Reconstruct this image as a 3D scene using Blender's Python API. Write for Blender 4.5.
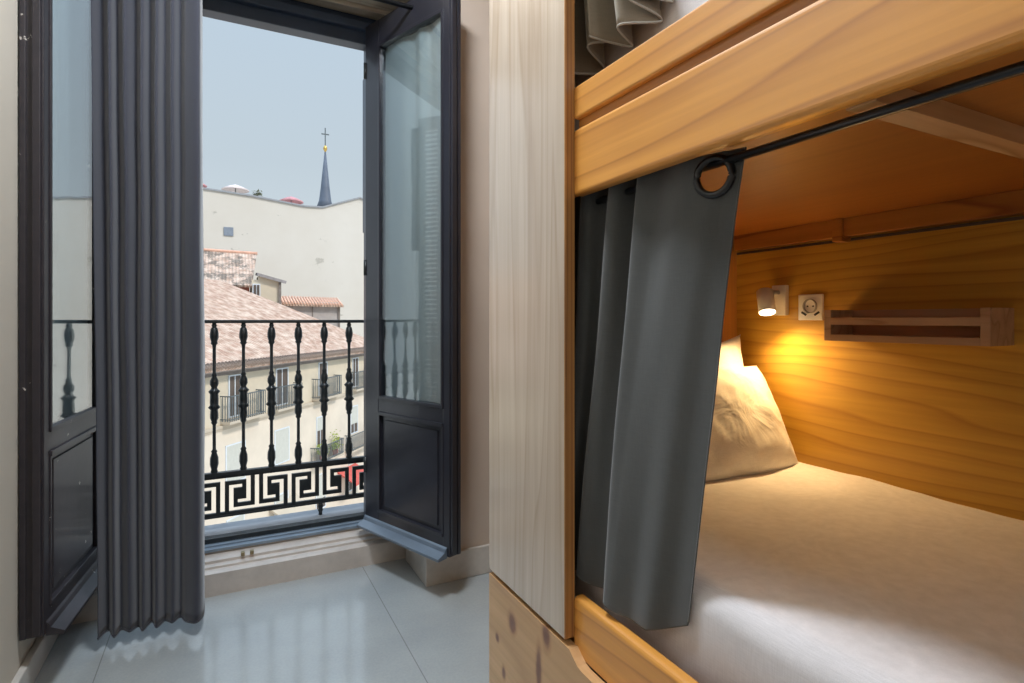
import bpy, bmesh, math, random
from mathutils import Vector, Matrix, noise

random.seed(7)
for o in list(bpy.data.objects): bpy.data.objects.remove(o)
sc = bpy.context.scene
COL = sc.collection
R = math.radians
H = 1.1                      # eye height above the room floor

# ------------------------------------------------------------------ camera
cam_d = bpy.data.cameras.new('camera'); cam = bpy.data.objects.new('camera', cam_d); COL.objects.link(cam)
cam_d.sensor_width = 36; cam_d.lens = 36*561/1024; cam_d.shift_y = -22.5/1024
cam_d.clip_start = .02; cam_d.clip_end = 600
cam.location = (0, 0, H); cam.rotation_euler = (R(90), 0, -math.atan2(289, 499)*1.0)
cam.rotation_euler.z = -math.asin(.457)
sc.camera = cam

# ------------------------------------------------------------------ sky, sun, exposure
W = bpy.data.worlds.new('sky'); sc.world = W; W.use_nodes = True
nt = W.node_tree; nt.nodes.clear()
tc = nt.nodes.new('ShaderNodeTexCoord'); sp = nt.nodes.new('ShaderNodeSeparateXYZ')
rp = nt.nodes.new('ShaderNodeValToRGB'); bg = nt.nodes.new('ShaderNodeBackground'); wo = nt.nodes.new('ShaderNodeOutputWorld')
nt.links.new(tc.outputs['Generated'], sp.inputs[0]); nt.links.new(sp.outputs['Z'], rp.inputs[0])
nt.links.new(rp.outputs[0], bg.inputs[0]); nt.links.new(bg.outputs[0], wo.inputs[0])
e = rp.color_ramp.elements
e[0].position = 0.0; e[0].color = (.60, .67, .71, 1)
e[1].position = 1.0; e[1].color = (.62, .80, 1.0, 1)
m_ = rp.color_ramp.elements.new(.25); m_.color = (.49, .575, .64, 1)
m_ = rp.color_ramp.elements.new(.50); m_.color = (.46, .57, .68, 1)
m_ = rp.color_ramp.elements.new(.60); m_.color = (.62, .80, 1.0, 1)
# hazy sky, brighter overhead (about twice the horizon)
mr = nt.nodes.new('ShaderNodeMapRange'); mr.inputs['From Min'].default_value = .48; mr.inputs['From Max'].default_value = .8
mr.inputs['To Min'].default_value = 1.0; mr.inputs['To Max'].default_value = 2.2
nt.links.new(sp.outputs['Z'], mr.inputs['Value']); nt.links.new(mr.outputs[0], bg.inputs[1])

def light(name, kind, loc, energy, color, **k):
    d = bpy.data.lights.new(name, kind); o = bpy.data.objects.new(name, d); COL.objects.link(o)
    o.location = loc; d.energy = energy; d.color = color
    for a, b in k.items(): setattr(d, a, b)
    return o
sun = light('sun', 'SUN', (0, 0, 30), 2.1, (1.0, .92, .82), angle=R(6))
sun.rotation_euler = Vector((-.42, .62, -.72)).to_track_quat('-Z', 'Y').to_euler()

sc.view_settings.view_transform = 'Standard'; sc.view_settings.look = 'None'
sc.view_settings.gamma = 1; sc.view_settings.use_curve_mapping = False
sc.view_settings.exposure = 0.15

# ------------------------------------------------------------------ material helpers
def newmat(name):
    m = bpy.data.materials.new(name); m.use_nodes = True
    return m, m.node_tree, m.node_tree.nodes['Principled BSDF']
def N(nt, t, **k):
    n = nt.nodes.new(t)
    for a, b in k.items(): setattr(n, a, b)
    return n
def ramp(nt, fac, stops):
    r = N(nt, 'ShaderNodeValToRGB'); els = r.color_ramp.elements
    els[0].position = stops[0][0]; els[0].color = (*stops[0][1], 1)
    els[1].position = stops[-1][0]; els[1].color = (*stops[-1][1], 1)
    for p, c in stops[1:-1]: els.new(p).color = (*c, 1)
    nt.links.new(fac, r.inputs[0]); return r.outputs[0]
def coords(nt, scale=(1, 1, 1), rot=(0, 0, 0), loc=(0, 0, 0)):
    t = N(nt, 'ShaderNodeTexCoord'); m = N(nt, 'ShaderNodeMapping')
    m.inputs['Scale'].default_value = scale; m.inputs['Rotation'].default_value = rot; m.inputs['Location'].default_value = loc
    nt.links.new(t.outputs['Object'], m.inputs[0]); return m.outputs[0]
def noise_n(nt, vec, scale, detail=3, rough=.5, dist=0):
    n = N(nt, 'ShaderNodeTexNoise'); n.inputs['Scale'].default_value = scale; n.inputs['Detail'].default_value = detail
    n.inputs['Roughness'].default_value = rough; n.inputs['Distortion'].default_value = dist
    nt.links.new(vec, n.inputs['Vector']); return n.outputs['Fac']
def math_n(nt, op, a, b=None, c=None):
    n = N(nt, 'ShaderNodeMath', operation=op)
    for i, v in enumerate((a, b, c)):
        if v is None: continue
        if isinstance(v, (int, float)): n.inputs[i].default_value = v
        else: nt.links.new(v, n.inputs[i])
    return n.outputs[0]
def mix(nt, fac, a, b, mode='MIX'):
    n = N(nt, 'ShaderNodeMix', data_type='RGBA', blend_type=mode)
    for i, v in ((0, fac), (6, a), (7, b)):
        if isinstance(v, (int, float)): n.inputs[i].default_value = v
        elif isinstance(v, tuple): n.inputs[i].default_value = (*v, 1)
        else: nt.links.new(v, n.inputs[i])
    return n.outputs[2]
def bump(nt, bs, h, strength=.3, dist=.002):
    b = N(nt, 'ShaderNodeBump'); b.inputs['Strength'].default_value = strength; b.inputs['Distance'].default_value = dist
    nt.links.new(h, b.inputs['Height']); nt.links.new(b.outputs[0], bs.inputs['Normal'])

def plain(name, col, rough=.5, metal=0, var=.12, vs=6, coat=0, croug=.1, bmp=.1, sheen=0):
    m, nt, bs = newmat(name)
    v = coords(nt); n = noise_n(nt, v, vs, 5, .6)
    c = ramp(nt, n, [(.3, tuple(x*(1-var) for x in col)), (.7, tuple(min(1, x*(1+var)) for x in col))])
    nt.links.new(c, bs.inputs['Base Color'])
    bs.inputs['Roughness'].default_value = rough; bs.inputs['Metallic'].default_value = metal
    bs.inputs['Coat Weight'].default_value = coat; bs.inputs['Coat Roughness'].default_value = croug
    bs.inputs['Sheen Weight'].default_value = sheen
    if bmp: bump(nt, bs, noise_n(nt, v, vs*20, 3), bmp, .001)
    return m

def wood(name, axis, light_c, dark_c, lines=9, spread=3.2, stretch=.16, coat=.5, croug=.22, rough=.5, seed=0, knots=0, fac=1.0, cior=1.5, para=0, across='Z'):
    """varnished pine: contour lines of a stretched noise, grain running along one axis"""
    m, nt, bs = newmat(name)
    sc_ = [spread, spread, spread]; sc_['XYZ'.index(axis)] = spread*stretch
    v = coords(nt, tuple(sc_), loc=(seed*1.7, seed*.9, seed*2.3))
    n = noise_n(nt, v, 1.0, 1.5, .45, .25)
    ph = math_n(nt, 'MULTIPLY', n, lines)
    if para:
        so = N(nt, 'ShaderNodeSeparateXYZ'); nt.links.new(coords(nt), so.inputs[0])
        ph = math_n(nt, 'ADD', ph, math_n(nt, 'MULTIPLY', so.outputs[across], para))
    fr = math_n(nt, 'FRACT', ph)
    # slow rise then sharp latewood line
    s2 = [60, 60, 60]; s2['XYZ'.index(axis)] = 1.6
    v2 = coords(nt, tuple(s2)); fine = noise_n(nt, v2, 1.0, 3, .6)
    mid = tuple((a+b)/2 for a, b in zip(light_c, dark_c))
    c1 = ramp(nt, fr, [(0, light_c), (.45, light_c), (.80, tuple(l+(mm-l)*fac for l, mm in zip(light_c, mid))), (.90, tuple(l+(d-l)*fac for l, d in zip(light_c, dark_c))), (1.0, light_c)])
    c2 = ramp(nt, fine, [(.3, (.82, .78, .72)), (.7, (1.0, 1.0, 1.0))])
    col = mix(nt, .8, c1, c2, 'MULTIPLY')
    big = noise_n(nt, coords(nt, (2, 2, 2)), 1.3, 2)
    col = mix(nt, .55, col, ramp(nt, big, [(.3, (.84, .8, .76)), (.7, (1.0, 1.0, 1.0))]), 'MULTIPLY')
    if knots:
        g = N(nt, 'ShaderNodeNewGeometry'); wob_ = noise_n(nt, coords(nt), 22, 3)
        for (ky, kz, ry, rz) in knots:
            vm = N(nt, 'ShaderNodeMapping'); nt.links.new(g.outputs['Position'], vm.inputs[0])
            vm.inputs['Location'].default_value = (0, -ky/ry, -kz/rz); vm.inputs['Scale'].default_value = (0, 1/ry, 1/rz)
            ln = N(nt, 'ShaderNodeVectorMath', operation='LENGTH'); nt.links.new(vm.outputs[0], ln.inputs[0])
            d = math_n(nt, 'ADD', ln.outputs['Value'], math_n(nt, 'MULTIPLY', math_n(nt, 'SUBTRACT', wob_, .5), .9))
            col = mix(nt, 1.0, col, ramp(nt, math_n(nt, 'MULTIPLY', d, .5), [(0, (.30, .20, .22)), (.35, (.42, .30, .30)), (.55, (.85, .78, .72)), (.8, (1, 1, 1))]), 'MULTIPLY')
    nt.links.new(col, bs.inputs['Base Color'])
    bs.inputs['Roughness'].default_value = rough
    bs.inputs['Coat Weight'].default_value = coat; bs.inputs['Coat Roughness'].default_value = croug; bs.inputs['Coat IOR'].default_value = cior
    bump(nt, bs, fine, .12, .0006)
    return m

def fabric(name, col, weave=900, rough=.85, sheen=.3, fold=0, foldscale=5):
    m, nt, bs = newmat(name)
    v = coords(nt)
    n1 = noise_n(nt, coords(nt, (weave, weave, 40)), 1, 2); n2 = noise_n(nt, coords(nt, (40, 40, weave)), 1, 2)
    s = math_n(nt, 'ADD', n1, n2)
    c = ramp(nt, s, [(.7, tuple(x*.82 for x in col)), (1.3, tuple(min(1, x*1.18) for x in col))]) if False else mix(nt, noise_n(nt, v, 9, 3), tuple(x*.9 for x in col), tuple(min(1, x*1.1) for x in col))
    w = mix(nt, math_n(nt, 'MULTIPLY', s, .5), tuple(.7 for _ in range(3)), (1.25, 1.25, 1.25))
    c = mix(nt, 1.0, c, w, 'MULTIPLY')
    nt.links.new(c, bs.inputs['Base Color']); bs.inputs['Roughness'].default_value = rough
    bs.inputs['Sheen Weight'].default_value = sheen
    if fold:
        h = noise_n(nt, v, foldscale, 3, .5, .8)
        bump(nt, bs, h, fold, .02)
    else: bump(nt, bs, s, .15, .0005)
    return m

M = {}
M['pine_panel'] = wood('pale_pine_vertical', 'Z', (.70, .59, .48), (.46, .32, .21), lines=6, spread=7, stretch=.07, coat=1, croug=.2, seed=3, fac=.42, cior=1.9, para=7, across='Y')
M['pine_rail'] = wood('honey_pine_rail', 'Y', (.84, .385, .070), (.50, .18, .025), lines=5, spread=5.0, stretch=.13, coat=.8, croug=.2, seed=1, fac=.7, cior=1.5, para=20)
M['pine_back'] = wood('amber_pine_ply', 'Y', (.66, .375, .048), (.40, .165, .015), lines=6, spread=4.5, stretch=.17, coat=.25, croug=.3, seed=5, fac=.6, para=24)
M['pine_end'] = wood('amber_pine_end', 'Z', (.70, .36, .09), (.36, .14, .03), lines=9, spread=3.6, stretch=.16, coat=.35, croug=.3, seed=2)
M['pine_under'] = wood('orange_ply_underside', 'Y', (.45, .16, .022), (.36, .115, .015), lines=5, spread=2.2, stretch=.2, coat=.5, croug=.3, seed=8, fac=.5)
M['pine_beam'] = wood('pale_raw_beam', 'X', (.72, .44, .22), (.5, .26, .1), lines=6, spread=9, stretch=.1, coat=.1, seed=4)
M['pine_ledge'] = wood('ledge_batten', 'Y', (.52, .22, .04), (.30, .10, .02), lines=6, spread=7, stretch=.1, coat=.3, seed=6)
M['pine_drawer'] = wood('knotty_pine_drawer', 'Y', (.74, .46, .22), (.50, .27, .11), lines=6, spread=3, stretch=.2, coat=.5, croug=.25, seed=9, fac=.4, knots=[(1.245, H-.757, .020, .024), (1.078, H-.708, .016, .026), (1.33, H-.838, .010, .011), (1.292, H-.909, .011, .018), (1.112, H-.80, .012, .05), (.95, H-.86, .016, .02)])
M['shelf_wood'] = wood('shelf_wood', 'Y', (.62, .42, .28), (.48, .30, .18), lines=6, spread=10, stretch=.1, coat=.1, seed=11)
M['ply_edge'] = wood('ply_edge', 'Z', (.50, .24, .07), (.22, .09, .03), lines=4, spread=60, stretch=.005, coat=.3, seed=1)
M['black_paint'] = plain('worn_dark_paint', (.020, .020, .028), .32, var=.3, coat=.35, croug=.12, vs=3, bmp=.2)
def chipped(name):
    m, nt, bs = newmat(name)
    v = coords(nt); n = noise_n(nt, v, 26, 6, .65)
    c = ramp(nt, n, [(.3, (.020, .017, .022)), (.62, (.030, .024, .029)), (.685, (.030, .024, .029)), (.70, (.5, .46, .42))])
    nt.links.new(c, bs.inputs['Base Color']); bs.inputs['Roughness'].default_value = .5
    bs.inputs['Coat Weight'].default_value = .1; bs.inputs['Coat Roughness'].default_value = .15
    bump(nt, bs, noise_n(nt, coords(nt, (60, 60, 5)), 1, 2), .15, .001)
    return m
M['chipped'] = chipped('chipped_dark_paint')
M['iron'] = plain('painted_iron', (.018, .022, .024), .42, var=.3, vs=40, bmp=.3, coat=.2)
M['metal_black'] = plain('black_metal_tube', (.015, .017, .02), .32, metal=.4, var=.1, coat=.3)
M['plaster_left'] = plain('plaster_left', (.60, .55, .47), .8, var=.04, vs=2, bmp=.15)
M['plaster'] = plain('plaster_beige', (.54, .44, .36), .8, var=.05, vs=2, bmp=.15)
M['ceiling'] = plain('ceiling_paint', (.75, .72, .66), .9, var=.03)
M['trim'] = plain('old_painted_trim', (.60, .57, .53), .45, var=.12, vs=9, bmp=.2, coat=.2)
M['step'] = plain('sill_paint', (.56, .50, .45), .42, var=.12, vs=12, bmp=.2, coat=.3)
M['white_plastic'] = plain('white_plastic', (.80, .78, .74), .35, var=.02)
M['dark_hole'] = plain('socket_dark', (.03, .03, .03), .6, var=.1)
M['sheet'] = fabric('white_cotton_sheet', (.74, .72, .74), sheen=.2, fold=.12, foldscale=4)
M['pillow'] = fabric('pillow_cotton', (.82, .80, .76), sheen=.2, fold=.45, foldscale=9)
M['bunk_curtain'] = fabric('grey_blackout_cloth', (.072, .077, .078), sheen=.35)
M['window_curtain'] = fabric('slate_blackout_cloth', (.034, .037, .056), sheen=.35)
M['upper_cloth'] = fabric('taupe_grey_cloth', (.27, .235, .18), sheen=.25)
M['hem'] = fabric('hem_piping', (.45, .44, .40), sheen=0)
M['marble'] = plain('baseboard_stone', (.58, .54, .49), .35, var=.15, vs=10, coat=.2, bmp=.05)

def floor_mat():
    m, nt, bs = newmat('pale_blue_grey_polished_tile')
    t = N(nt, 'ShaderNodeTexCoord'); s = N(nt, 'ShaderNodeSeparateXYZ'); nt.links.new(t.outputs['Object'], s.inputs[0])
    def joint(o, off):
        a = math_n(nt, 'ADD', o, off+.03); f = math_n(nt, 'FRACT', math_n(nt, 'DIVIDE', a, .90))
        d = math_n(nt, 'ABSOLUTE', math_n(nt, 'SUBTRACT', f, .5)); return math_n(nt, 'GREATER_THAN', d, .4982)
    j = joint(s.outputs['X'], -.578)
    v = coords(nt); n = noise_n(nt, v, 2.6, 4, .55); n2 = noise_n(nt, v, 120, 3)
    c = ramp(nt, n, [(.3, (.37, .40, .41)), (.7, (.46, .49, .49))])
    c = mix(nt, .35, c, ramp(nt, n2, [(.35, (.80, .82, .84)), (.65, (1, 1, 1))]), 'MULTIPLY')
    c = mix(nt, math_n(nt, 'MULTIPLY', j, .55), c, (.12, .12, .12))
    nt.links.new(c, bs.inputs['Base Color'])
    r = ramp(nt, n, [(.3, (.16, .16, .16)), (.7, (.24, .24, .24))]); nt.links.new(r, bs.inputs['Roughness'])
    bs.inputs['Coat Weight'].default_value = .8; bs.inputs['Coat Roughness'].default_value = .10; bs.inputs['Coat IOR'].default_value = 1.6
    return m
M['floor'] = floor_mat()

def glass_mat():
    m = bpy.data.materials.new('window_glass'); m.use_nodes = True; nt = m.node_tree; nt.nodes.clear()
    tr = N(nt, 'ShaderNodeBsdfTransparent'); gl = N(nt, 'ShaderNodeBsdfGlossy'); gl.inputs['Roughness'].default_value = .02
    tr.inputs[0].default_value = (.90, .96, .98, 1)
    lw = N(nt, 'ShaderNodeLayerWeight'); lw.inputs['Blend'].default_value = .5
    f = math_n(nt, 'ADD', math_n(nt, 'MULTIPLY', math_n(nt, 'POWER', lw.outputs['Facing'], 3), .95), .055)
    wv = noise_n(nt, coords(nt), 3, 2); b = N(nt, 'ShaderNodeBump'); b.inputs['Strength'].default_value = .08; b.inputs['Distance'].default_value = .01
    nt.links.new(wv, b.inputs['Height']); nt.links.new(b.outputs[0], gl.inputs['Normal'])
    mx = N(nt, 'ShaderNodeMixShader'); o = N(nt, 'ShaderNodeOutputMaterial')
    nt.links.new(f, mx.inputs[0]); nt.links.new(tr.outputs[0], mx.inputs[1]); nt.links.new(gl.outputs[0], mx.inputs[2]); nt.links.new(mx.outputs[0], o.inputs[0])
    return m
M['glass'] = glass_mat()
def net_mat():
    m = bpy.data.materials.new('sheer_net'); m.use_nodes = True; nt = m.node_tree; nt.nodes.clear()
    tr = N(nt, 'ShaderNodeBsdfTransparent'); df = N(nt, 'ShaderNodeBsdfDiffuse'); tl = N(nt, 'ShaderNodeBsdfTranslucent')
    w = noise_n(nt, coords(nt, (300, 300, 60)), 1, 2)
    c = mix(nt, w, (.74, .77, .78), (.88, .9, .9)); nt.links.new(c, df.inputs[0]); nt.links.new(c, tl.inputs[0])
    a = N(nt, 'ShaderNodeMixShader'); a.inputs[0].default_value = .35; nt.links.new(df.outputs[0], a.inputs[1]); nt.links.new(tl.outputs[0], a.inputs[2])
    b = N(nt, 'ShaderNodeMixShader'); b.inputs[0].default_value = .55; nt.links.new(tr.outputs[0], b.inputs[1]); nt.links.new(a.outputs[0], b.inputs[2])
    o = N(nt, 'ShaderNodeOutputMaterial'); nt.links.new(b.outputs[0], o.inputs[0]); return m
M['net'] = net_mat()

# exterior materials
def tiles(name, c1, c2, period=.24, moss=.0, ang=0, rowp=.4):
    """clay tile roof, ridges running up local Y, rows across"""
    m, nt, bs = newmat(name)
    t = N(nt, 'ShaderNodeTexCoord'); s = N(nt, 'ShaderNodeSeparateXYZ'); nt.links.new(t.outputs['UV'], s.inputs[0])
    u = math_n(nt, 'FRACT', math_n(nt, 'DIVIDE', s.outputs['X'], period)); vv = math_n(nt, 'FRACT', math_n(nt, 'DIVIDE', s.outputs['Y'], rowp))
    h = math_n(nt, 'SINE', math_n(nt, 'MULTIPLY', u, math.pi)); h2 = math_n(nt, 'ADD', h, math_n(nt, 'MULTIPLY', vv, .35))
    n = noise_n(nt, t.outputs['UV'], 1.6, 6, .7)
    fl = N(nt, 'ShaderNodeTexVoronoi'); fl.inputs['Scale'].default_value = 2.4; nt.links.new(t.outputs['UV'], fl.inputs['Vector'])
    c = mix(nt, fl.outputs['Distance'], c1, c2)
    c = mix(nt, .8, c, ramp(nt, n, [(.35, (.55, .47, .42)), (.6, (1, 1, 1))]), 'MULTIPLY')
    if moss: c = mix(nt, ramp(nt, noise_n(nt, t.outputs['UV'], 1.1, 6, .75), [(.48, (0, 0, 0)), (.56, (moss,)*3)]), c, (.13, .11, .09))
    nt.links.new(c, bs.inputs['Base Color']); bs.inputs['Roughness'].default_value = .85
    bump(nt, bs, h2, .9, .07)
    return m
M['tile'] = tiles('clay_roof_tiles', (.46, .27, .19), (.74, .58, .47))
M['tile_old'] = tiles('mossy_roof_tiles', (.62, .42, .32), (.74, .6, .5), moss=.8)
M['facade'] = plain('cream_facade', (.60, .52, .40), .9, var=.08, vs=.7, bmp=0)
M['facade_lo'] = plain('cream_facade_lower', (.66, .58, .48), .9, var=.08, vs=.7, bmp=0)
M['molding'] = plain('facade_molding', (.50, .43, .34), .9, var=.08, vs=1)
M['ext_dark'] = plain('eave_timber', (.20, .17, .15), .8, var=.2, vs=3)
M['dark_brown'] = plain('dark_brown_matte', (.10, .075, .06), .7, var=.2, vs=2)
M['white_frame'] = plain('white_joinery', (.62, .66, .70), .6, var=.05)
M['blind'] = plain('roller_blind', (.52, .52, .47), .8, var=.05)
M['ext_iron'] = plain('balcony_iron', (.10, .12, .13), .6, var=.1)
def oldwall():
    m, nt, bs = newmat('weathered_white_render')
    v = coords(nt); n = noise_n(nt, v, .12, 6, .6); p = noise_n(nt, coords(nt, (.5, .5, .7)), 1.0, 6, .7)
    c = ramp(nt, n, [(.3, (.60, .55, .48)), (.7, (.67, .63, .57))])
    c = mix(nt, ramp(nt, p, [(.63, (0, 0, 0)), (.66, (.7, .7, .7))]), c, (.38, .35, .30))
    nt.links.new(c, bs.inputs['Base Color']); bs.inputs['Roughness'].default_value = .95; return m
M['oldwall'] = oldwall()
M['slate'] = plain('spire_slate', (.10, .12, .16), .6, var=.15, vs=.6, bmp=0)
M['gold'] = plain('gilt_ball', (.65, .42, .12), .35, metal=.7)
M['parasol'] = plain('dusty_pink_canvas', (.55, .27, .29), .9, var=.25, vs=1.5, bmp=0)
M['parasol_w'] = plain('pale_canvas', (.72, .62, .60), .9, var=.1, vs=1.5, bmp=0)
M['slab'] = plain('balcony_stone', (.30, .31, .33), .8, var=.12, vs=8, bmp=.2)
M['street'] = plain('street_paving', (.60, .56, .50), .9, var=.1, vs=.4, bmp=0)
M['red'] = plain('awning_red', (.55, .10, .08), .8)
M['plant'] = plain('balcony_leaves', (.30, .36, .06), .8, var=.4, vs=8)
M['ext_shutter'] = plain('blue_grey_shutter_paint', (.028, .045, .080), .45, var=.15, coat=.2)
M['brick_red'] = plain('red_brown_masonry', (.36, .14, .10), .9, var=.15, vs=2, bmp=0)
M['grey_wall'] = plain('grey_timber_wall', (.42, .38, .36), .9, var=.12, vs=2, bmp=0)
M['soffit'] = wood('grey_weathered_board', 'X', (.50, .44, .36), (.36, .31, .26), lines=5, spread=8, stretch=.08, coat=0, seed=2)

# ------------------------------------------------------------------ mesh helpers
class MB:
    def __init__(s): s.bm = bmesh.new(); s.smooth = False
    def box(s, x0, x1, y0, y1, z0, z1, bev=0, mat4=None):
        g = bmesh.ops.create_cube(s.bm, size=1)
        vs = g['verts']
        bmesh.ops.scale(s.bm, vec=(abs(x1-x0), abs(y1-y0), abs(z1-z0)), verts=vs)
        bmesh.ops.translate(s.bm, vec=((x0+x1)/2, (y0+y1)/2, (z0+z1)/2), verts=vs)
        if bev:
            es = list({e for v in vs for e in v.link_edges})
            r = bmesh.ops.bevel(s.bm, geom=es, offset=bev, segments=2, affect='EDGES', profile=.6)
            vs = list({v for f in r['faces'] for v in f.verts} | {v for v in vs if v.is_valid})
        if mat4 is not None: bmesh.ops.transform(s.bm, matrix=mat4, verts=vs)
        return s
    def lathe(s, prof, c=(0, 0, 0), seg=16, axis=None, caps=True):
        """prof: (radius, height) pairs about Z through c; axis: Matrix applied about c"""
        rings = []
        mt = axis if axis is not None else Matrix.Identity(3)
        for r, z in prof:
            rings.append([s.bm.verts.new(Vector(c)+mt@Vector((r*math.cos(2*math.pi*i/seg), r*math.sin(2*math.pi*i/seg), z))) for i in range(seg)])
        for a, b in zip(rings, rings[1:]):
            for i in range(seg):
                f = s.bm.faces.new((a[i], a[(i+1) % seg], b[(i+1) % seg], b[i])); f.smooth = True
        if caps:
            s.bm.faces.new(list(reversed(rings[0]))); s.bm.faces.new(rings[-1])
        return s
    def tube(s, pts, r, seg=10, closed=False):
        pts = [Vector(p) for p in pts]; n = len(pts); rings = []
        up = Vector((0, 0, 1))
        for i, p in enumerate(pts):
            d = (pts[(i+1) % n]-pts[i-1]) if (closed or 0 < i < n-1) else (pts[1]-pts[0] if i == 0 else pts[-1]-pts[-2])
            d.normalize(); a = d.cross(up)
            if a.length < .1: a = d.cross(Vector((1, 0, 0)))
            a.normalize(); b = d.cross(a)
            rings.append([s.bm.verts.new(p+a*r*math.cos(2*math.pi*k/seg)+b*r*math.sin(2*math.pi*k/seg)) for k in range(seg)])
        for i in range(n if closed else n-1):
            A, B = rings[i], rings[(i+1) % n]
            for k in range(seg):
                f = s.bm.faces.new((A[k], A[(k+1) % seg], B[(k+1) % seg], B[k])); f.smooth = True
        if not closed: s.bm.faces.new(list(reversed(rings[0]))); s.bm.faces.new(rings[-1])
        return s
    def prism(s, poly, vec):
        """closed polygon (3-D points) swept by vec"""
        a = [s.bm.verts.new(Vector(p)) for p in poly]; b = [s.bm.verts.new(Vector(p)+Vector(vec)) for p in poly]
        s.bm.faces.new(a); s.bm.faces.new(list(reversed(b)))
        for i in range(len(a)): s.bm.faces.new((a[i], b[i], b[(i+1) % len(a)], a[(i+1) % len(a)]))
        return s
    def build(s, name, mat, parent=None, at=None, xf=None):
        bmesh.ops.recalc_face_normals(s.bm, faces=s.bm.faces)
        if xf is not None: bmesh.ops.transform(s.bm, matrix=xf, verts=s.bm.verts)
        org = Vector((0, 0, 0))
        p = parent
        while p is not None: org += p.location; p = p.parent
        loc = Vector(at)-org if at is not None else Vector((0, 0, 0))
        bmesh.ops.translate(s.bm, vec=-(org+loc), verts=s.bm.verts)
        me = bpy.data.meshes.new(name); s.bm.to_mesh(me); s.bm.free()
        me.materials.append(mat)
        o = bpy.data.objects.new(name, me); COL.objects.link(o); o.location = loc
        if parent is not None: o.parent = parent
        return o

def tag(o, label=None, cat=None, group=None, kind=None):
    if label: o['label'] = label
    if cat: o['category'] = cat
    if group: o['group'] = group
    if kind: o['kind'] = kind
    return o
def thing(name, loc, label=None, cat=None, group=None, kind=None):
    o = bpy.data.objects.new(name, None); COL.objects.link(o); o.location = loc; o.empty_display_size = .1
    return tag(o, label, cat, group, kind)
def struct(o): o['kind'] = 'structure'; return o
def copy_tree(o, parent=None):
    c = o.copy(); COL.objects.link(c); c.parent = parent
    for ch in [x for x in bpy.data.objects if x.parent == o]: copy_tree(ch, c)
    return c
Z = lambda z: z+H          # heights measured from eye level

# ------------------------------------------------------------------ room shell
XL, XR, YW, YG = -.53, .752, 2.225, 2.52     # left wall, recess corner, window wall face, riser face
YB = -2.3                                     # wall behind the viewer
CE = 2.95
struct(MB().box(XL-.2, 1.90, YB-.1, 2.56, -.2, 0).build('floor', M['floor']))
struct(MB().box(XL-.2, 1.90, YB-.1, 2.74, CE, CE+.1).build('ceiling', M['ceiling']))
struct(MB().box(XL-.2, XL, YB-.1, 2.74, 0, CE).build('wall_left', M['plaster_left']))
struct(MB().box(XR, 1.90, YW, 2.74, 0, CE).build('wall_front', M['plaster']))
struct(MB().box(1.70, 1.90, YB, YW, 0, CE).build('wall_right', M['plaster']))
struct(MB().box(XL, 1.90, YB-.1, YB, 0, CE).build('wall_back', M['plaster_left']))
struct(MB().box(XL, XR, YW, 2.74, Z(1.62), CE).build('wall_lintel', M['plaster']))
b = MB()
for i, (y0, y1, z0) in enumerate([(2.225, 2.30, 1.405), (2.305, 2.385, 1.412), (2.39, 2.47, 1.40), (2.475, 2.55, 1.412), (2.555, 2.62, 1.395)]):
    b.box(XL, XR, y0, y1, Z(z0), Z(1.45), .002)
b.box(XL, XR, 2.225, 2.74, Z(1.45), Z(1.62))
struct(b.build('trim_1', M['soffit']))
# baseboards
struct(MB().box(XL, XL+.02, YB, 2.50, 0, .085, .004).build('baseboard_left', M['trim']))
b = MB().box(XR-.012, 1.70, YW-.018, YW, 0, .12, .004).box(XR-.014, XR, YW-.018, 2.50, 0, .12, .004)
struct(b.build('baseboard_front', M['marble']))
# stepped sill of the window recess
b = MB()
poly = [(0, YG, 0), (0, YG, .088), (0, YG+.012, .094), (0, YG+.032, .096), (0, YG+.034, .104), (0, YG+.058, .108), (0, YG+.060, .118), (0, YG+.105, .132), (0, YG+.105, .142), (0, 2.74, .142), (0, 2.74, 0)]
b.prism([(XL, y, z) for _, y, z in poly], (XR-XL, 0, 0))
struct(b.build('trim_2', M['step']))

# ------------------------------------------------------------------ french window
FW = thing('window_1', (.07, 2.65, .142), 'dark painted double french window opened inward onto the balcony', kind='structure')
FL, FR, FZ0, FZ1 = -.475, .635, .142, Z(1.31)
b = MB()
b.box(XL, FL+.055, 2.62, 2.69, FZ0, FZ1, .004).box(FR-.045, XR, 2.62, 2.69, FZ0, FZ1, .004)
b.box(XL, FL+.035, 2.69, 2.72, FZ0, FZ1, .003).box(FR-.03, XR, 2.69, 2.72, FZ0, FZ1, .003)
b.box(XL, XR, 2.62, 2.69, Z(1.27), Z(1.345), .004).box(XL, XR, 2.63, 2.72, Z(1.34), Z(1.46)).box(XL, XR, 2.59, 2.63, Z(1.325), Z(1.36), .003)
b.build('window_frame', M['ext_shutter'], FW)
b = MB().box(XL, XR, 2.685, 2.73, .130, .172, .003)
b.build('threshold_bar', M['iron'], FW)
b = MB().box(FL, FR, 2.615, 2.685, .140, .153, .003).box(FL, FR, 2.64, 2.652, .150, .160, .002)
b.build('threshold_plate', plain('blue_grey_metal', (.25, .31, .38), .3, metal=.5, var=.1), FW)
b = MB()
for dx in (-.022, .012): b.box(.085+dx, .10+dx, 2.568, 2.588, .12, .136, .003)
b.build('floor_catch', plain('brass', (.35, .28, .16), .45, metal=.8, var=.3, vs=60), FW)

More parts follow.
